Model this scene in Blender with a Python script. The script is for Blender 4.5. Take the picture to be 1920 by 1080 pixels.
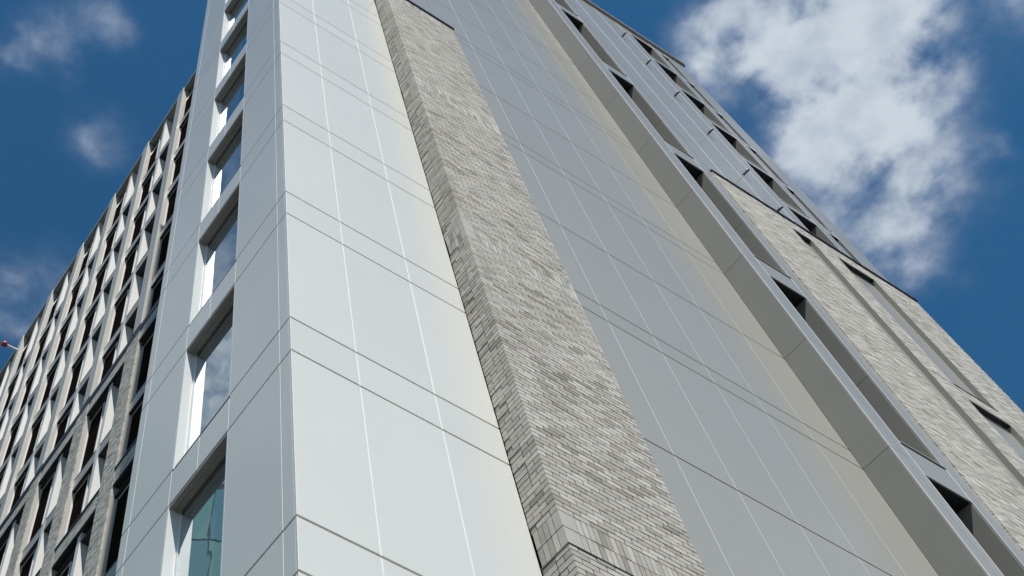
import bpy, bmesh, math, random
import numpy as np
from mathutils import Vector, Matrix
random.seed(7)
S = bpy.context.scene
for o in list(bpy.data.objects): bpy.data.objects.remove(o)

# ------------------------------------------------------------------ camera
CAM = (-3.839, -5.578, 1.6)
R = [[0.84742279, 0.48304309, 0.22032701],
     [-0.53078825, 0.76161986, 0.37175129],
     [0.01176647, -0.43197751, 0.90180762]]
cd = bpy.data.cameras.new('camera'); cam = bpy.data.objects.new('camera', cd)
S.collection.objects.link(cam); S.camera = cam
m = Matrix.Identity(4)
for i in range(3):
    m[i][0] = R[i][0]; m[i][1] = -R[i][1]; m[i][2] = -R[i][2]; m[i][3] = CAM[i]
cam.matrix_world = m
cd.sensor_width = 36; cd.lens = 2058.4/1920*36
cd.shift_x = (960-473.3)/1920; cd.shift_y = -(540-296.8)/1920
cd.clip_start = .1; cd.clip_end = 5000

# ------------------------------------------------------------------ light
SUN = Vector((-.235, -.645, 1.0)).normalized()
sl = bpy.data.lights.new('sun', 'SUN'); sl.energy = 5.0; sl.angle = math.radians(.53); sl.color = (1, .965, .91)
so = bpy.data.objects.new('sun', sl); S.collection.objects.link(so)
so.rotation_euler = (-SUN).to_track_quat('-Z', 'Y').to_euler(); so.location = (-30, -60, 90)
W = bpy.data.worlds.new('World'); S.world = W; W.use_nodes = True
nt = W.node_tree; nt.nodes.clear()
def N(nt, t, **k):
    n = nt.nodes.new(t)
    for a, v in k.items():
        if a in n.inputs: n.inputs[a].default_value = v
        else: setattr(n, a, v)
    return n
def math_(nt, op, a, b=None, c=None, clamp=False):
    n = nt.nodes.new('ShaderNodeMath'); n.operation = op; n.use_clamp = clamp
    for i, v in enumerate((a, b, c)):
        if v is None: continue
        if hasattr(v, 'is_output'): nt.links.new(v, n.inputs[i])
        else: n.inputs[i].default_value = v
    return n.outputs[0]
sky = N(nt, 'ShaderNodeTexSky'); sky.sky_type = 'NISHITA'; sky.sun_disc = False
sky.sun_elevation = math.asin(SUN.z); sky.sun_rotation = math.atan2(SUN.x, SUN.y)
sky.air_density = 1.0; sky.dust_density = .3; sky.ozone_density = 2.2
tint = N(nt, 'ShaderNodeMix', data_type='RGBA', blend_type='MULTIPLY'); nt.links.new(sky.outputs[0], tint.inputs['A']); tint.inputs['B'].default_value = (.295, .755, .92, 1)
tc = N(nt, 'ShaderNodeTexCoord'); sx = N(nt, 'ShaderNodeSeparateXYZ'); nt.links.new(tc.outputs['Generated'], sx.inputs[0])
tf = N(nt, 'ShaderNodeMapRange'); tf.interpolation_type = 'SMOOTHSTEP'; tf.inputs['From Min'].default_value = .1; tf.inputs['From Max'].default_value = .52
nt.links.new(sx.outputs[2], tf.inputs[0]); nt.links.new(tf.outputs[0], tint.inputs['Factor'])
zc = math_(nt, 'MAXIMUM', sx.outputs[2], .06)
pxn = math_(nt, 'DIVIDE', sx.outputs[0], zc); pyn = math_(nt, 'DIVIDE', sx.outputs[1], zc)
cv = N(nt, 'ShaderNodeCombineXYZ'); nt.links.new(pxn, cv.inputs[0]); nt.links.new(pyn, cv.inputs[1])
def noise(nt, vec, sc, det, rough, dist=0, off=(0, 0, 0)):
    mp = N(nt, 'ShaderNodeMapping'); mp.inputs['Location'].default_value = off; nt.links.new(vec, mp.inputs[0])
    n = N(nt, 'ShaderNodeTexNoise'); n.inputs['Scale'].default_value = sc; n.inputs['Detail'].default_value = det
    n.inputs['Roughness'].default_value = rough; n.inputs['Distortion'].default_value = dist
    nt.links.new(mp.outputs[0], n.inputs['Vector']); return n.outputs['Fac']
# cloud bodies on the cloud plane (x/z, y/z): centre, radii, strength
blobs = [(.61, .035, .065, .05, 1.0), (.655, .0, .06, .05, .9), (.69, .055, .06, .035, 1.0), (.73, .02, .05, .04, .85), (.665, -.055, .06, .03, .5), (.79, .04, .05, .035, .75),
         (.71, .12, .045, .035, .6), (.77, .10, .05, .03, .40), (.83, .10, .06, .05, .42), (.90, .14, .06, .03, .22), (.80, .16, .05, .03, .22), (.872, -.003, .02, .01, .25),
         (.015, .405, .03, .035, .45), (.05, .355, .035, .025, .40), (-.02, .44, .04, .02, .34), (.10, .465, .03, .04, .24), (.12, .48, .05, .03, .16), (.10, .70, .08, .05, .36),
         (.16, .65, .05, .05, .24), (.70, -.13, .12, .04, .6), (-.38, .66, .22, .16, 1.1), (-.55, .40, .2, .12, .9),
         (.575, .06, .05, .04, .8), (.60, -.02, .05, .03, .5), (.80, .11, .13, .09, .35), (.72, -.03, .08, .05, .4), (-.2, -.5, .2, .10, .6), (1.3, -.5, .3, .15, .7), (-1.2, 1.0, .3, .2, .7), (.5, 1.9, .4, .2, .7)]
tot = None
wob = noise(nt, cv.outputs[0], 9, 4, .55)
wob2 = noise(nt, cv.outputs[0], 9, 4, .55, 0, (3.1, 7.7, 0))
wx = math_(nt, 'MULTIPLY_ADD', wob, .09, pxn); wy = math_(nt, 'MULTIPLY_ADD', wob2, .09, pyn)
for (bx, by, rx, ry, st) in blobs:
    a = math_(nt, 'MULTIPLY', math_(nt, 'SUBTRACT', wx, bx+.045), 1/rx); b = math_(nt, 'MULTIPLY', math_(nt, 'SUBTRACT', wy, by+.045), 1/ry)
    d2 = math_(nt, 'ADD', math_(nt, 'MULTIPLY', a, a), math_(nt, 'MULTIPLY', b, b))
    g = math_(nt, 'MULTIPLY', math_(nt, 'EXPONENT', math_(nt, 'MULTIPLY', d2, -.75)), st)
    tot = g if tot is None else math_(nt, 'ADD', tot, g)
n1 = noise(nt, cv.outputs[0], 13, 10, .53, .1, (1.3, .4, 0))
n2 = noise(nt, cv.outputs[0], 6, 3, .5, 0, (5.3, 2.4, 0))
n3 = noise(nt, cv.outputs[0], 24, 5, .5, 0, (2.3, 9.4, 0))
tot = math_(nt, 'SUBTRACT', 1, math_(nt, 'EXPONENT', math_(nt, 'MULTIPLY', tot, -1.2)))
dens = math_(nt, 'SUBTRACT', math_(nt, 'MULTIPLY', tot, math_(nt, 'MULTIPLY_ADD', n1, 3.0, -.42)), .06)
dens = math_(nt, 'ADD', dens, math_(nt, 'MULTIPLY', math_(nt, 'MAXIMUM', math_(nt, 'SUBTRACT', n2, .60), 0), math_(nt, 'MULTIPLY', n1, 1.2)))
fac = N(nt, 'ShaderNodeMapRange'); fac.interpolation_type = 'SMOOTHERSTEP'
fac.inputs['From Min'].default_value = .0; fac.inputs['From Max'].default_value = 1.0; fac.inputs['To Max'].default_value = .9
nt.links.new(dens, fac.inputs[0])
shade = N(nt, 'ShaderNodeMix', data_type='RGBA'); shade.inputs['A'].default_value = (2.7, 3.3, 4.8, 1); shade.inputs['B'].default_value = (6.5, 7.2, 7.8, 1)
sf = math_(nt, 'MULTIPLY', fac.outputs[0], math_(nt, 'MULTIPLY_ADD', n3, 1.5, .22), None, True)
nt.links.new(sf, shade.inputs['Factor'])
mixc = N(nt, 'ShaderNodeMix', data_type='RGBA'); nt.links.new(fac.outputs[0], mixc.inputs['Factor'])
nt.links.new(tint.outputs['Result'], mixc.inputs['A']); nt.links.new(shade.outputs['Result'], mixc.inputs['B'])
bg = N(nt, 'ShaderNodeBackground'); bg.inputs['Strength'].default_value = .10
nt.links.new(mixc.outputs['Result'], bg.inputs[0]); wo = N(nt, 'ShaderNodeOutputWorld'); nt.links.new(bg.outputs[0], wo.inputs[0])
S.view_settings.view_transform = 'Standard'; S.view_settings.look = 'None'; S.view_settings.exposure = 0; S.view_settings.gamma = 1
try: S.view_settings.use_curve_mapping = False
except Exception: pass
S.render.engine = 'CYCLES'
S.cycles.use_denoising = True
try: S.cycles.denoiser = 'OPENIMAGEDENOISE'
except Exception: pass
S.cycles.max_bounces = 8; S.cycles.diffuse_bounces = 4; S.cycles.glossy_bounces = 4
S.cycles.caustics_reflective = True; S.cycles.blur_glossy = .2; S.cycles.sample_clamp_indirect = 12

# ------------------------------------------------------------------ materials
def newmat(name):
    mt = bpy.data.materials.new(name); mt.use_nodes = True
    nt = mt.node_tree; b = nt.nodes['Principled BSDF']; return mt, nt, b
def setc(b, col, rough, metal=0, ior=1.5, spec=.5):
    b.inputs['Base Color'].default_value = (*col, 1); b.inputs['Roughness'].default_value = rough
    b.inputs['Metallic'].default_value = metal; b.inputs['IOR'].default_value = ior; b.inputs['Specular IOR Level'].default_value = spec
def panel_mat(name, col, rough, metal, var=.045, bump=.006, spec=.5):
    mt, nt, b = newmat(name); setc(b, col, rough, metal, 1.5, spec)
    oi = N(nt, 'ShaderNodeObjectInfo'); geo = N(nt, 'ShaderNodeNewGeometry')
    big = noise(nt, geo.outputs['Position'], .55, 4, .6); fine = noise(nt, geo.outputs['Position'], 7, 5, .65)
    mp = N(nt, 'ShaderNodeMapping'); mp.inputs['Scale'].default_value = (9, 9, .35); nt.links.new(geo.outputs['Position'], mp.inputs[0])
    st = noise(nt, mp.outputs[0], 1, 3, .6)
    v = math_(nt, 'MULTIPLY_ADD', oi.outputs['Random'], var, 1-var/2)
    v = math_(nt, 'MULTIPLY', v, math_(nt, 'MULTIPLY_ADD', big, .06, .97))
    v = math_(nt, 'MULTIPLY', v, math_(nt, 'MULTIPLY_ADD', st, .03, .985))
    mx = N(nt, 'ShaderNodeMix', data_type='RGBA', blend_type='MULTIPLY'); mx.inputs['Factor'].default_value = 1
    mx.inputs['A'].default_value = (*col, 1)
    cc = N(nt, 'ShaderNodeCombineColor')
    for i in range(3): nt.links.new(v, cc.inputs[i])
    nt.links.new(cc.outputs[0], mx.inputs['B']); nt.links.new(mx.outputs['Result'], b.inputs['Base Color'])
    rr = math_(nt, 'MULTIPLY_ADD', fine, .03, rough-.015); nt.links.new(rr, b.inputs['Roughness'])
    wav = noise(nt, geo.outputs['Position'], 1.1, 0, .5)
    bp = N(nt, 'ShaderNodeBump'); bp.inputs['Strength'].default_value = 1.0; bp.inputs['Distance'].default_value = bump
    nt.links.new(wav, bp.inputs['Height']); nt.links.new(bp.outputs[0], b.inputs['Normal'])
    return mt
def plain(name, col, rough, metal=0):
    mt, nt, b = newmat(name); setc(b, col, rough, metal)
    geo = N(nt, 'ShaderNodeNewGeometry'); n = noise(nt, geo.outputs['Position'], 5, 5, .65)
    mx = N(nt, 'ShaderNodeMix', data_type='RGBA'); nt.links.new(n, mx.inputs['Factor'])
    mx.inputs['A'].default_value = tuple(c*.82 for c in col)+(1,); mx.inputs['B'].default_value = tuple(min(1, c*1.16) for c in col)+(1,)
    nt.links.new(mx.outputs['Result'], b.inputs['Base Color']); return mt
def brick_mat(name, island, bright=1.0, rough_tex=1.0):
    mt, nt, b = newmat(name); setc(b, (.4, .39, .36), .82, 0, 1.5, .25)
    geo = N(nt, 'ShaderNodeNewGeometry'); oi = N(nt, 'ShaderNodeObjectInfo')
    rnd = geo.outputs['Random Per Island'] if island else oi.outputs['Random']
    cr = N(nt, 'ShaderNodeValToRGB'); nt.links.new(rnd, cr.inputs[0])
    e = cr.color_ramp.elements; cols = [(0, (.26, .24, .205)), (.08, (.345, .322, .28)), (.25, (.41, .386, .340)), (.6, (.46, .435, .386)), (.9, (.535, .508, .455)), (1, (.39, .35, .295))]
    e[0].position = 0; e[0].color = (*[c*bright for c in cols[0][1]], 1); e[1].position = 1; e[1].color = (*[c*bright for c in cols[-1][1]], 1)
    for p, c in cols[1:-1]: q = e.new(p); q.color = (*[v*bright for v in c], 1)
    n = noise(nt, geo.outputs['Position'], 26, 6, .7); big = noise(nt, geo.outputs['Position'], .9, 5, .65); sp = noise(nt, geo.outputs['Position'], 5, 4, .7)
    v = math_(nt, 'MULTIPLY', math_(nt, 'MULTIPLY_ADD', n, .75*rough_tex, 1-.38*rough_tex), math_(nt, 'MULTIPLY_ADD', big, .5, .75))
    v = math_(nt, 'MULTIPLY', v, math_(nt, 'MULTIPLY_ADD', sp, .5, .75))
    mx = N(nt, 'ShaderNodeMix', data_type='RGBA', blend_type='MULTIPLY'); mx.inputs['Factor'].default_value = 1
    cc = N(nt, 'ShaderNodeCombineColor')
    for i in range(3): nt.links.new(v, cc.inputs[i])
    nt.links.new(cr.outputs[0], mx.inputs['A']); nt.links.new(cc.outputs[0], mx.inputs['B']); nt.links.new(mx.outputs['Result'], b.inputs['Base Color'])
    bp = N(nt, 'ShaderNodeBump'); bp.inputs['Strength'].default_value = .7*rough_tex; bp.inputs['Distance'].default_value = .006
    nt.links.new(n, bp.inputs['Height']); nt.links.new(bp.outputs[0], b.inputs['Normal'])
    return mt
def glass_mat(name, col, ior, wavy=.0025, metal=0, spec=.5):
    mt, nt, b = newmat(name); setc(b, col, .015, metal, ior, spec)
    geo = N(nt, 'ShaderNodeNewGeometry'); n = noise(nt, geo.outputs['Position'], 1.3, 2, .5)
    bp = N(nt, 'ShaderNodeBump'); bp.inputs['Strength'].default_value = 1; bp.inputs['Distance'].default_value = wavy
    nt.links.new(n, bp.inputs['Height']); nt.links.new(bp.outputs[0], b.inputs['Normal']); return mt
M = {
 'pale': panel_mat('pale_aluminium', (.70, .698, .645), .28, 0, spec=.85),
 'bay': panel_mat('grey_aluminium', (.40, .384, .340), .22, 0, spec=.8),
 'jamb': panel_mat('pale_reveal', (.66, .68, .66), .4, 0),
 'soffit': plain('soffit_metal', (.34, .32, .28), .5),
 'trim': plain('white_highlight', (.80, .79, .75), .7),
 'trim2': plain('grey_trim', (.50, .49, .46), .8), 'highlight4': plain('pale_joint_highlight', (.78, .76, .71), .5), 'mortar2': plain('pale_mortar', (.26, .25, .225), .95), 'trim3': plain('light_edge_trim', (.85, .83, .78), .6),
 'dark': plain('dark_membrane', (.018, .019, .022), .7),
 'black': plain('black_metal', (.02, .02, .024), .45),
 'frame': plain('window_frame', (.06, .065, .07), .4),
 'framep': plain('window_frame_pale', (.5, .51, .5), .4),
 'brickl': plain('pale_corner_brick', (.44, .415, .37), .85), 'mortar': plain('mortar', (.05, .048, .044), .95),
 'brick': brick_mat('grey_brick', False, 1, .6), 'bricks': brick_mat('grey_brick_mass', True, 1, .6), 'bricks2': brick_mat('wing_brick_mass', True, 1.15, .4),
 'glass': glass_mat('coated_glass', (.52, .57, .58), 1.5, .0025, .88), 'glassr': glass_mat('rear_dark_glass', (.014, .010, .008), 1.45, .0025, 0, 0), 'glassd': glass_mat('dark_glass', (.006, .009, .011), 1.6),
 'fin': panel_mat('beige_fin_metal', (.46, .45, .405), .42, 0), 'span': panel_mat('rear_grey_metal', (.38, .365, .33), .4, .0),
 'rjamb': panel_mat('rear_reveal', (.73, .71, .66), .42, 0), 'ret': panel_mat('shaded_grey_aluminium', (.262, .253, .222), .34, 0),  # second: bay grey darkened, shade of returns and wing reveals put into colour
 'concrete': plain('concrete', (.30, .29, .27), .9), 'ground': plain('asphalt', (.06, .06, .058), .9),
 'red': plain('red_paint', (.42, .06, .05), .25), 'white': plain('white_paint', (.8, .78, .72), .35),
 'teal': glass_mat('teal_glass', (.16, .33, .37), 1.7, .01), 'teal2': glass_mat('green_glass', (.22, .42, .40), 1.7, .01),
 'pipe': plain('galvanised_pipe', (.16, .16, .165), .5, .3),
}

# ------------------------------------------------------------------ builders
COL = S.collection
def empty(name, loc=(0, 0, 0), **p):
    o = bpy.data.objects.new(name, None); COL.objects.link(o); o.location = loc; o.empty_display_size = .5
    for k, v in p.items(): o[k] = v
    return o
def link(name, me, parent, loc=(0, 0, 0), **p):
    o = bpy.data.objects.new(name, me); COL.objects.link(o); o.location = loc
    if parent is not None: o.parent = parent
    for k, v in p.items(): o[k] = v
    return o
_cache = {}
def boxmesh(dx, dy, dz, mat, bev):
    key = (round(dx, 4), round(dy, 4), round(dz, 4), mat, bev)
    if key in _cache: return _cache[key]
    bm = bmesh.new(); bmesh.ops.create_cube(bm, size=1)
    for v in bm.verts: v.co = Vector((v.co.x*dx, v.co.y*dy, v.co.z*dz))
    if bev: bmesh.ops.bevel(bm, geom=list(bm.edges), offset=bev, segments=1, affect='EDGES', profile=.5)
    me = bpy.data.meshes.new(mat+'_box'); bm.to_mesh(me); bm.free(); me.materials.append(M[mat]); _cache[key] = me; return me
def wpos(o):
    p = Vector((0, 0, 0))
    while o is not None: p += o.location; o = o.parent
    return p
def box(name, x0, x1, y0, y1, z0, z1, mat, parent=None, bev=0, **p):
    c = Vector(((x0+x1)/2, (y0+y1)/2, (z0+z1)/2))
    if parent is not None: c = c-wpos(parent)
    return link(name, boxmesh(x1-x0, y1-y0, z1-z0, mat, bev), parent, c, **p)
FQ = np.array([[0, 1, 3, 2], [4, 6, 7, 5], [0, 4, 5, 1], [2, 3, 7, 6], [0, 2, 6, 4], [1, 5, 7, 3]])
def boxes(name, arr, mat, parent, **p):
    """many boxes in one mesh; arr rows x0,x1,y0,y1,z0,z1 in world space"""
    a = np.array(arr, float); n = len(a)
    off = wpos(parent) if parent is not None else Vector()
    co = np.zeros((n, 8, 3))
    for i in range(8):
        co[:, i, 0] = a[:, (i >> 2) & 1]; co[:, i, 1] = a[:, 2+((i >> 1) & 1)]; co[:, i, 2] = a[:, 4+(i & 1)]
    co -= np.array(off)
    f = (FQ[None]+8*np.arange(n)[:, None, None]).reshape(-1, 4)
    me = bpy.data.meshes.new(name); me.vertices.add(8*n); me.vertices.foreach_set('co', co.reshape(-1))
    me.loops.add(24*n); me.loops.foreach_set('vertex_index', f.reshape(-1).astype(np.int32))
    me.polygons.add(6*n); me.polygons.foreach_set('loop_start', np.arange(0, 24*n, 4, dtype=np.int32)); me.polygons.foreach_set('loop_total', np.full(6*n, 4, np.int32))
    me.polygons.foreach_set('use_smooth', np.zeros(6*n, bool)); me.update(); me.validate(); me.materials.append(M[mat]); return link(name, me, parent, **p)
def cylinder(name, p0, p1, r, mat, parent, seg=16, r1=None):
    p0 = Vector(p0); p1 = Vector(p1); d = p1-p0
    bm = bmesh.new(); bmesh.ops.create_cone(bm, cap_ends=True, segments=seg, radius1=r, radius2=r if r1 is None else r1, depth=d.length)
    me = bpy.data.meshes.new(name); bm.to_mesh(me); bm.free(); me.materials.append(M[mat])
    for f in me.polygons: f.use_smooth = len(f.vertices) == 4
    o = link(name, me, parent, (p0+p1)/2-(wpos(parent) if parent else Vector())); o.rotation_euler = d.to_track_quat('Z', 'Y').to_euler(); return o

# ------------------------------------------------------------------ ground
g = box('ground', -1500, 1500, -1500, 1500, -.5, 0, 'ground', kind='structure')

# ================================================================== front building
B = empty('apartment_building', (0, 0, 0), label='tall apartment building with pale metal corner, grey brick pier and dark panelled wing', category='building')
G = .0058; GH = .012                        # half joints, upright and level
TOP = 45.6
PY = -.425; PX0, PX1 = 2.885, 5.0          # brick pier
BY = -.37; WY = -.95                       # bay plane, wing plane
lows = [5.10+3*k for k in range(0, 14)]    # strip from low to low+.61, tall panel above
# cores
box('core_wall', .22, 10.9, .25, 3.6, .0, TOP-.1, 'dark', B)
box('core_wall', .05, 2.80, .035, .24, 0, TOP-.1, 'dark', B)
box('core_wall', 2.95, 10.88, BY+.06, .24, 0, TOP-.1, 'dark', B)
box('core_wall', 10.97, 19.7, -.42, 3.6, 0, TOP-.15, 'dark', B)
box('base_wall', 0, 2.87, 0, .033, 0, 5.09, 'pale', B); box('base_wall', 0, .033, .034, 3.8, 0, 5.09, 'pale', B)
fx = [0, .878, 1.958, 2.878]
highlightV = []
for z in lows:
    for (za, zb) in ((z, z+.61), (z+.61, z+3)):
        za += GH; zb = min(zb, TOP)-GH
        if zb-za < .1: continue
        for i in range(3):
            x0 = fx[i]+(G if i else 0); x1 = fx[i+1]-(G if i < 2 else 0)
            box('front_panel', x0, x1, 0, .03, za, zb, 'pale', B, .0035)
        for i in (1, 2): highlightV.append((fx[i]-G-.001, fx[i]+G+.001, .0045, .028, za, zb))
        highlightV.append((-.0012, .006, -.0012, .006, za, zb))
        tall = zb-za > 1
        for (y0, y1) in ((.0305, .212), (.212, 1.262), (2.56, 3.60), (3.60, 3.80)):
            box('side_panel', 0, .03, y0+(G if y0 > .1 else 0), y1-(G if y1 < 3.7 else 0), za, zb, 'pale', B, .0035)
        for yj in (.212, 3.60): highlightV.append((.0045, .028, yj-G-.001, yj+G+.001, za, zb))
        if not tall:
            box('spandrel_panel', 0, .03, 1.262+G, 1.925-G, za, zb-.035, 'pale', B, .0035)
            box('spandrel_panel', 0, .03, 1.925+G, 2.56-G, za, zb-.035, 'pale', B, .0035)
            for yj in (1.262, 1.925, 2.56): highlightV.append((.0045, .028, yj-G-.001, yj+G+.001, za, zb-.035))
        else:
            # window: frame mesh with pane, reveals, soffit and sill
            yA, yB, zA, zB, xg = 1.262, 2.56, za-GH, zb-.03, .165
            w = boxes('window', [(xg-.02, xg+.03, yA+.02, yA+.07, zA+.03, zB),
                                 (xg-.02, xg+.03, yA+.0701, yB-.0601, zB-.05, zB), (xg-.02, xg+.03, yA+.0701, yB-.0601, zA+.03, zA+.08)], 'frame', B)
            box('frame_upright', xg-.02, xg+.03, yB-.06, yB-.02, zA+.03, zB, 'jamb', w)
            box('pane', xg-.006, xg+.006, yA+.071, yB-.061, zA+.081, zB-.051, 'glass', w)
            box('reveal', 0.0, xg+.03, yB-.0195, yB+G-.001, zA, zB+.03, 'jamb', w, .002)
            box('reveal', 0.0, xg+.03, yA-G+.001, yA+.0195, zA, zB+.03, 'jamb', w, .002)
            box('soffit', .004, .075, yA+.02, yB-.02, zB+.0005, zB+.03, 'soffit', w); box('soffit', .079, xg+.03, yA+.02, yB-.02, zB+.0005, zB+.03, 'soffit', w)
            box('sill', .012, xg+.03, yA+.02, yB-.02, zA-.012, zA+.02, 'black', w)
boxes('joint_highlight', highlightV, 'trim', B, kind='stuff')  # white strips: sunlit glint of the panel edges put into colour
box('parapet_coping', -.04, 2.9, -.04, 3.84, TOP, TOP+.12, 'pale', B, .01)

# ------------------------------------------------------------------ brick pier
ZT = 28.10
P = box('brick_pier', PX0+.016, PX1-.012, PY+.016, BY+.055, 0, ZT-.02, 'mortar', B)
box('mortar_backing', PX0+.016, 2.948, BY+.056, -.002, 0, ZT-.02, 'mortar', P)
CH = .075; JT = .0135
def lens(rest, first=None):
    """cut a run of stretchers into a length"""
    out = []; p = 0
    if first: out.append(first); p = first
    while rest-p > .05:
        l = min(.225, rest-p)
        if rest-p-l < .06 and rest-p-l > 0: l = rest-p-.1 if rest-p > .25 else rest-p
        out.append(l); p += l
    return out
near, mass = [], []
soldiers = [3.6+6*k for k in range(5)]
z = 0.0; c = 0
shelf = []
while z < ZT-.03:
    sol = [s for s in soldiers if abs(z-s) < .02 and s+.45 < ZT+.05]
    if sol:
        z = sol[0]
        if z < 10: shelf.append((PX0-.005, PX1-.006, PY-.005, PY+.02, z-.010, z+.010))
        if z < 10: shelf.append((PX0-.005, PX0+.02, PY+.0201, -.003, z-.010, z+.010))
        for r in range(2):
            za, zb = z+r*.225+JT, z+r*.225+.225
            row = []; box('corner_brick', PX0-.001, PX0+.205, PY-.001, PY+.1, za, zb, 'brickl', P)
            x = PX0+.215
            while x < PX1-.03: row.append((x, min(x+.066, PX1), PY+random.uniform(-.002, .003), PY+.09, za, zb)); x += .0755
            y = PY+.11
            while y < -.02: row.append((PX0+random.uniform(-.002, .003), PX0+.09, y, min(y+.066, -.004), za, zb)); y += .0755
            (near if 8.9 < z < 11 else mass).extend(row)
        z += .45; continue
    za, zb = z+JT, z+CH
    row = []
    head = c % 2 == 0
    cx, cy = (.215, .1025) if head else (.1025, .215)
    row.append((PX0, PX0+cx, PY, PY+cy, za, zb))
    x = PX0+cx+JT; first = .225+random.uniform(-.012, .012)
    for l in lens(PX1-x, first):
        row.append((x, x+l-JT, PY+random.uniform(-.002, .003), PY+.09, za, zb)); x += l
    y = PY+cy+JT
    for l in lens(-.004-y+JT, random.choice([.1125, .225]) if -y > .26 else None):
        row.append((PX0+random.uniform(-.003, .004)+(.006 if (y+l > -.06 and random.random() < .5) else 0), PX0+.09, y, y+l-JT, za, zb)); y += l
    (near if (z > 8.9 and len(near)+len(row) <= 300) else mass).extend(row)
    z += CH; c += 1
for b in near[:300]: box('brick', *b, 'brick', P)
boxes('bricks', near[300:]+mass, 'bricks', P, kind='stuff')
boxes('shelf_angle', shelf, 'black', P, kind='stuff')
box('coping', PX0-.03, PX1+.03, PY-.035, BY-.002, ZT, ZT+.10, 'black', P); box('coping', PX0-.03, 2.945, BY-.0015, -.004, ZT, ZT+.10, 'black', P)

# ------------------------------------------------------------------ grey panel bay
bx = [3.43, 4.51, 5.585, 6.66, 7.735, 8.81, 9.865, 10.915]
brow = []
z = 3.6
while z < TOP-.2:
    pair = abs(((z-3.6)/6) % 1) < .01 or abs(((z-3.6)/6) % 1) > .99
    if pair: brow += [(z, z+.46), (z+.46, z+3)]
    else: brow.append((z, z+3))
    z += 3
brow[-1] = (brow[-1][0], TOP)
g2 = .005; highlightB = []
box('base_wall', 5.001, 10.915, BY, BY+.03, 0, 3.59, 'bay', B)
for (za, zb) in brow:
    zz = zb
    cols = list(range(7))
    for i in cols:
        if i == 0 and zb < ZT+.2: continue
        if i == 1 and zb < ZT: x0, x1 = 4.95, bx[2]
        else: x0, x1 = bx[i], bx[i+1]
        a = za if not (i <= 1 and za < ZT+.1 and zb > ZT) else max(za, ZT+.11)
        if i == 1 and za < ZT and zb > ZT: box('bay_panel', PX1+.001, bx[2]-g2, BY, BY+.03, za+g2, ZT+.10, 'bay', B)
        if zb-a < .15: continue
        box('bay_panel', x0+g2, x1-(g2 if i < 6 else 0), BY, BY+.03, a+.015, zb-.015, 'bay', B)
        if i >= 1 and (i > 1 or za > ZT): highlightB.append((bx[i]-g2-.001, bx[i]+g2+.001, BY+.001, BY+.028, za+.015, zb-.015))
boxes('joint_highlight', highlightB, 'highlight4', B, kind='stuff')  # pale strips paint the bright edge glint of the bay panels
box('bay_return', 2.9, 3.43, BY, BY+.03, ZT+.12, TOP, 'bay', B); box('bay_return', 2.88, 2.899, BY, -.002, ZT+.12, TOP, 'bay', B)
box('parapet_coping', 2.92, 10.9, BY-.05, 1.0, TOP+.01, TOP+.13, 'bay', B, .01)

# ------------------------------------------------------------------ wing: return, fin strips, tall windows
RX = 10.92
zz = [0.6+3*k for k in range(0, 16)]
trimW = []
for i in range(len(zz)-1):
    za, zb = zz[i]+g2, min(zz[i+1], TOP-.2)-g2
    if zb-za < .3: continue
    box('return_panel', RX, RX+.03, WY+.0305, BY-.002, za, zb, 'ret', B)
    for (x0, x1) in ((RX, 11.20), (11.20, 11.44), (12.52, 13.028 if zb < 27.8 else 12.96)):
        box('wing_panel', x0+(g2 if x0 > 11 and x0 < 12 else 0), x1-(g2 if x1 < 11.3 else 0), WY, WY+.03, za, zb, 'bay', B)
    trimW.append((RX-.001, RX+.016, WY-.001, WY+.004, za, zb)); trimW.append((11.427, 11.442, WY-.001, WY+.004, za, zb)); trimW.append((12.518, 12.535, WY-.001, WY+.004, za, zb))
    if zb > 27.8: trimW.append((12.953, 12.965, WY+.003, WY+.028, max(za, 27.9), zb))
for k in range(0, 7):
    hz = 9.26+6*(k-1) if k else 3.26
    s = hz+.77
    box('wing_spandrel', 11.446, 12.514, WY+.003, WY+.03, hz, s-.045, 'bay', B)
    e = min(s+5.23, TOP-.3); yg = WY+.42
    w = boxes('tall_window', [(11.46, 11.52, yg-.03, yg+.04, s+.02, e), (12.44, 12.50, yg-.03, yg+.04, s+.02, e), (11.521, 12.439, yg-.03, yg+.04, e-.06, e), (11.521, 12.439, yg-.03, yg+.04, s+.02, s+.08), (11.521, 12.439, yg-.03, yg+.04, s+2.5, s+2.6)], 'frame', B)
    box('pane', 11.522, 12.438, yg, yg+.012, s+.081, s+2.499, 'glassd', w); box('pane', 11.522, 12.438, yg, yg+.012, s+2.601, e-.061, 'glassd', w)
    jm = s+2.57
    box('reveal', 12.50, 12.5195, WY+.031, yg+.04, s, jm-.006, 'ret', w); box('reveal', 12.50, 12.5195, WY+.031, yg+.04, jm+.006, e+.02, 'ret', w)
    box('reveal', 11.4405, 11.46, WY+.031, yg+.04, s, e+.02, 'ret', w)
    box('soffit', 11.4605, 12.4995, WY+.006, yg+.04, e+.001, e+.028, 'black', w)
    box('sill_shade', 11.447, 12.513, WY+.004, WY+.05, s-.044, s-.0125, 'dark', w)  # dark strip paints the shade below the sill nose
    box('sill', 11.45, 12.51, WY-.02, yg+.04, s-.012, s+.016, 'bay', w)

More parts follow.
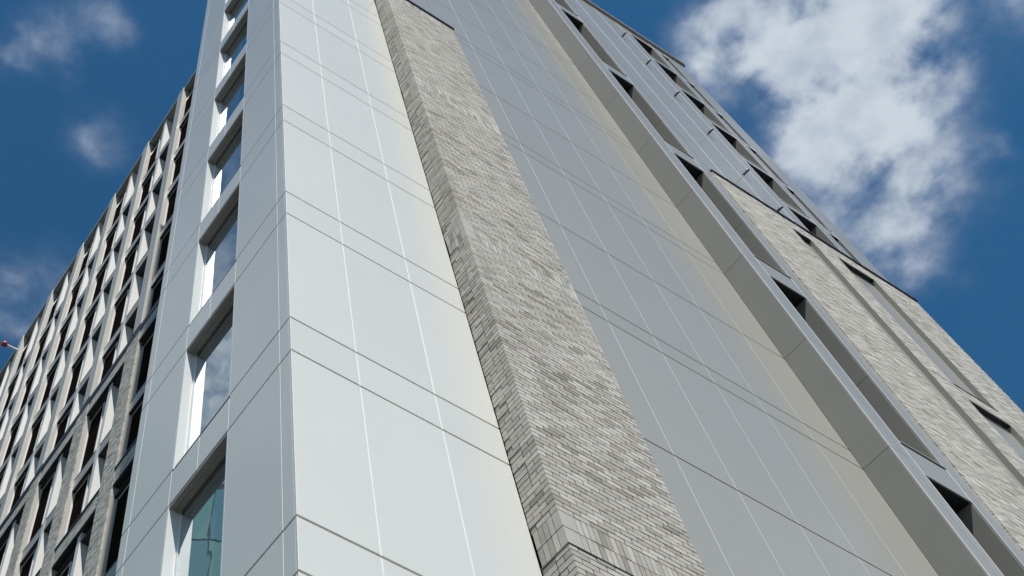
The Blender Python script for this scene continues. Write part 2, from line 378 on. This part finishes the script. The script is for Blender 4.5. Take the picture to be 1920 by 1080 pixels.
# brick part of the wing with slots
BWY = WY-.03; BX0, BX1, BZ = 12.97, 20.52, 27.72
slots = [(15.44, 16.15), (17.08, 18.46)]
S2 = [(27.03-6*k-5.5, 27.03-6*k) for k in range(5)]     # openings of the wide slot
Q = boxes('brick_wall', [(BX0+.06, 15.44, BWY+.010, WY+.28, 0, BZ-.02), (16.15, 17.08, BWY+.010, WY+.28, 0, BZ-.02), (18.46, BX1-.01, BWY+.010, WY+.28, 0, BZ-.02),
      (15.4401, 16.1499, BWY+.010, WY+.28, 27.03, BZ-.02)] + [(17.0801, 18.4599, BWY+.010, WY+.28, S2[i+1][1] if i+1 < len(S2) else -1, S2[i][0]) for i in range(4)] + [(17.0801, 18.4599, BWY+.010, WY+.28, 27.03, BZ-.02)], 'mortar2', B)
arr = []; c = 0; z = 6.0
def cut(x0, x1, za, zb):
    for (a, b, lo, hi) in [(15.44, 16.15, -1, 27.03)]+[(17.08, 18.46, *s) for s in S2]:
        if zb > lo and za < hi:
            if x1 <= a or x0 >= b: continue
            if x0 < a: x1 = a
            elif x1 > b: x0 = b
            else: return None
    return (x0, x1) if x1-x0 > .03 else None
while z < BZ-.05:
    x = BX0-.005+random.uniform(-.004, .004); first = True
    band = any(abs(z-s0) < .46 and z >= s0-.005 and z < s0+.44 for s0 in (21.08, 15.08, 27.08))
    while x < BX1:
        l = (.1125 if c % 2 else .225)+random.uniform(-.01, .01) if first else .225; first = False
        r = cut(x, min(x+l-.01, BX1), z+.012, z+.075)
        if r: d = random.uniform(-.003, .005); arr.append((r[0], r[1], BWY+d, BWY+.09, z+.012, z+.075))
        x += l
    z += .075; c += 1
boxes('bricks', arr, 'bricks2', Q, kind='stuff')
box('coping', BX0-.0, BX1+.06, BWY-.035, WY+.3, BZ, BZ+.085, 'black', Q)
# slot linings
for si, (a, b) in enumerate(slots):
    segs = [(0, 27.03)] if si == 0 else S2
    for (lo, hi) in segs:
        yb = WY+.085
        cuts = [lo]+[v for s0 in (9.07, 12.0, 15.07, 18.0, 21.07, 24.0) for v in (s0, s0+.45) if lo+.2 < v < hi-.2]+[hi]
        for i in range(len(cuts)-1): box('slot_panel', a+.002, b-.03, yb, yb+.02, cuts[i]+.006, cuts[i+1]-.006, 'bay', B)
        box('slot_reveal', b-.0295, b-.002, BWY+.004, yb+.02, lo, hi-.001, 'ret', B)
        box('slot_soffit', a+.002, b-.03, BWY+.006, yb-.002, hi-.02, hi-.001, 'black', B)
        if si: box('slot_sill', a-.01, b-.0, BWY-.012, yb-.002, lo-.03, lo-.001, 'black', B)

# upper wing panels and small windows
ux = [12.96, 13.70, 15.05, 16.20, 16.78]
urows = [27.85, 30.1, 33.1, 36.1, 39.1, 42.1, 45.25]
for i in range(len(urows)-1):
    za, zb = urows[i]+g2, urows[i+1]-g2
    for j in range(4):
        box('upper_panel', ux[j]+.028, ux[j+1]-(.012 if j < 3 else 0), WY, WY+.03, za, zb, 'bay', B)
        if j: trimW.append((ux[j]+.004, ux[j]+.0275, WY-.003, WY+.028, za, zb))
    for (x0, x1) in ((17.98, 18.40), (18.85, 19.55), (19.55, 19.85)):
        box('upper_panel', x0, x1-(.012 if x1 == 19.55 else 0), WY, WY+.03, za, zb, 'bay', B)
    for xx in (16.775, 17.975, 18.395, 18.845): trimW.append((xx-.006, xx+.010, WY-.001, WY+.004, za, zb))
    lo = urows[i] if i else 27.85; hi = urows[i+1]-.45 if i < 5 else 44.65
    for (x0, x1) in ((16.78, 17.98), (18.40, 18.85)):
        yg = WY+.36
        w = boxes('upper_window', [(x0+.02, x0+.07, yg-.03, yg+.03, lo+.03, hi), (x1-.07, x1-.02, yg-.03, yg+.03, lo+.03, hi), (x0+.0705, x1-.0705, yg-.03, yg+.03, hi-.05, hi), (x0+.0705, x1-.0705, yg-.03, yg+.03, lo+.03, lo+.08)], 'frame', B)
        box('pane', x0+.071, x1-.071, yg, yg+.012, lo+.081, hi-.051, 'glassd', w)
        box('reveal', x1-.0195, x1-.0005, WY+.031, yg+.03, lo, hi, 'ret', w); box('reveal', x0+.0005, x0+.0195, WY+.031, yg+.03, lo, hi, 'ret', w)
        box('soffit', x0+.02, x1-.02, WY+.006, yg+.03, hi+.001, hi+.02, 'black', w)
        box('sill', x0+.003, x1-.003, WY-.012, yg+.03, lo-.012, lo+.02, 'trim2', w)
        box('upper_spandrel', x0+.004, x1-.004, WY+.003, WY+.03, hi+.021, (urows[i+1] if i < 5 else 45.25)-.014, 'bay', B)
    box('wing_end_panel', 19.82, 19.85, WY+.031, 3.5, za, zb, 'bay', B)
boxes('corner_trim', trimW, 'trim3', B, kind='stuff')
box('parapet_shadow_gap', 10.95, 19.9, WY+.01, 3.4, TOP-.34, TOP-.18, 'black', B)
box('parapet_coping', 10.9, 19.98, WY-.10, 3.6, TOP-.179, TOP+.06, 'bay', B, .008)
box('roof_rail', 10.9, 20.2, WY-.02, WY+.04, TOP+.0605, TOP+.11, 'black', B)
for zb_ in (27.92, 30.2, 33.05, 36.15, 39.2, 42.22):
    cylinder('overflow_pipe', (15.42, WY+.02, zb_), (15.42, WY-.225, zb_-.02), .038, 'pipe', B)

# ================================================================== rear block on the left
K = empty('rear_block', (2.79, 8.4, 0), label='long grey residential block with vertical fins behind the pale corner tower', category='building')
X1, XO, XG1, XG2, XB = 2.79, 2.68, 3.12, 2.895, 3.22
A0, PER, NB = 11.47-2*3.077, 3.077, 12
ZB = 27.93                       # brick below
box('core_wall', XB, 16, 3.9, A0+PER*NB+1, 0, 45.9, 'dark', K)
heads = [3*k for k in range(4, 15)]
K_b = []
for n in range(NB):
    a = A0+PER*n
    # fin above the brick base, brick pier below
    box('fin', XO, XB-.001, a, a+.47, ZB+.05, 46.12, 'fin', K, .006)
    pier = box('brick_pier', XO+.028, XB-.001, a+.008, a+.742, 0, ZB-.05, 'mortar', K)
    arr = []; z = 9.0; c = 0
    while z < 27.6:
        y = a; first = random.choice([.1125, .225, .16])
        arr.append((XO+.02, XO+.059, y-.003, y+.1, z+.012, z+.075))
        y += .11
        while y < a+.75-.03:
            l = first if y < a+.12 else .225
            arr.append((XO+.02+random.uniform(-.003, .005), XO+.11, y, min(y+l-.01, a+.75), z+.012, z+.075)); y += l
        z += .075; c += 1
    boxes('bricks', arr, 'bricks2', pier, kind='stuff')
    box('reveal_lining', XO+.06, XB-.002, a-.012, a+.006, 9, ZB-.06, 'fin', pier)
    a2 = a+PER
    box('mullion', X1, XB-.001, a+1.63, a+1.83, 12, ZB+.05, 'rjamb', K, .004); box('mullion', X1, XB-.001, a+1.63, a+1.83, ZB+.0505, 46.0, 'rjamb', K, .004)
    # brick band courses
    arr = []
    for (z0, rows) in ((27.13, 7), (21.33, 7)):
        for r in range(rows):
            y = a+.76+(.11 if r % 2 else 0)
            while y < a2-.02: arr.append((X1-.075, X1+.1, y, min(y+.215, a2-.004), z0+r*.075+.012, z0+r*.075+.075)); y += .225
    for zt in (27.67, 21.87):
        box('band_coping', X1-.10, XB-.002, a+.751 if zt < 25 else a-.0, a2-.001, zt, zt+.07 if zt < 25 else ZB, 'black', K)
    boxes('brick_band', arr, 'bricks2', K, kind='stuff')
    for zt in (27.13, 21.33): box('band_shade_soffit', X1-.07, XB-.003, a+.752, a2-.002, zt-.025, zt+.004, 'black', K)  # black sheet: shade under the brick band put into its colour
    for hi in heads:
        brickz = hi <= 27
        lo = hi-2.55; top = hi
        if hi == 42: pass
        h2 = hi
        y0 = a+(.751 if brickz else .471); yb0, yb1, ys = a+1.63, a+1.83, a+2.25
        # spandrel above this row's heads
        if hi not in (27, 21):
            for (s0, s1) in ((y0, yb0-.001), (yb1+.001, a2-.001)):
                box('spandrel', X1+.004, XB-.002, s0, s1, hi, hi+.42, 'span', K)
                box('sill', X1-.004, XB-.002, s0, s1, hi+.421, hi+.448, 'black', K)
        lo_ = lo
        w = boxes('window', [(XG1-.03, XG1+.03, y0, y0+.05, lo_, h2-.001), (XG1-.03, XG1+.03, yb0-.05, yb0-.001, lo_, h2-.001), (XG1-.03, XG1+.03, y0+.0505, yb0-.0505, h2-.06, h2-.001)], 'frame', K)
        box('pane', XG1-.005, XG1+.005, y0+.051, yb0-.051, lo_, h2-.061, 'glass', w)
        if not brickz: box('reveal', X1+.006, XG1-.031, yb0-.012, yb0-.001, lo_, h2-.002, 'rjamb', w)
        w2 = boxes('window', [(XG2, XB-.003, ys, ys+.05, lo_, h2-.001), (XG2, XG2+.05, ys+.0505, a2-.001, h2-.06, h2-.001)], 'rjamb', K)
        box('pane', XG2+.01, XG2+.02, ys+.051, a2-.002, lo_, h2-.061, 'glassr', w2)
        box('reveal', X1+.06, XG2+.009, a2-.014, a2-.0012, lo_, h2-.062, 'rjamb', w2)  # pale strip stands for sun bounced off the pane, as colour
        box('soffit', X1+.008, XG1-.031, y0+.002, yb0-.013, h2-.02, h2-.0015, 'black', w); box('soffit', X1+.008, XB-.003, yb1+.002, ys-.001, h2-.02, h2-.0015, 'black', w2); box('soffit', X1+.008, XG2-.002, ys, a2-.002, h2-.02, h2-.0015, 'black', w2)  # black sheets: soffit shade under the heads put into colour
    # top storey
    for (s0, s1, xg) in ((a+.471, a+1.629, XG1), (a+2.29, a2-.001, XG2)):
        w = boxes('window', [(xg, xg+.05, s0, s0+.05, 45.46-3+.45-.4, 45.9), (xg, xg+.05, s0+.0505, s1, 44.75, 44.82)], 'framep', K)
        box('pane', xg+.01, xg+.02, s0+.051, s1, 42.46, 44.749, 'glass' if xg == XG1 else 'glassr', w); box('pane', xg+.01, xg+.02, s0+.051, s1, 44.821, 45.9, 'glassd', w)
box('roof_coping', XO+.03, 6, 3.9, A0+PER*NB, 45.95, 46.09, 'span', K)

# ------------------------------------------------------------------ pole with ball over the roof edge
Pp = empty('roof_pole', (2.9, 27.1, 45.1), label='white pole with red ball end jutting out past the rear block roof edge', category='pole')
cylinder('pole', (4.2, 27.1, 45.2), (2.02, 27.1, 45.1), .06, 'white', Pp)
bm = bmesh.new(); bmesh.ops.create_uvsphere(bm, u_segments=20, v_segments=12, radius=.16)
me = bpy.data.meshes.new('ball'); bm.to_mesh(me); bm.free(); me.materials.append(M['red'])
for f in me.polygons: f.use_smooth = True
link('ball', me, Pp, Vector((1.98, 27.1, 45.1))-Vector((2.9, 27.1, 45.1)))

# ------------------------------------------------------------------ glass tower across the street (mirrored in the lowest corner window)
T = empty('glass_tower', (-13, 24, 0), label='teal glazed tower across the street, mirrored in the lowest corner window', category='building')
T.rotation_euler = (0, 0, math.radians(28))
box('core', -19.9, -6.1, 24.2, 33, 0, 39.6, 'dark', T)
for k in range(13):
    for j in range(7):
        box('pane', -20+2*j+.04, -20+2*j+1.96, 24.0, 24.06, 3*k+.05, 3*k+2.95, 'teal' if (j*5+k*3) % 4 else 'teal2', T)
for j in range(8): box('mullion', -20+2*j-.02, -20+2*j+.02, 23.99, 24.1, 0, 39.4, 'frame', T)
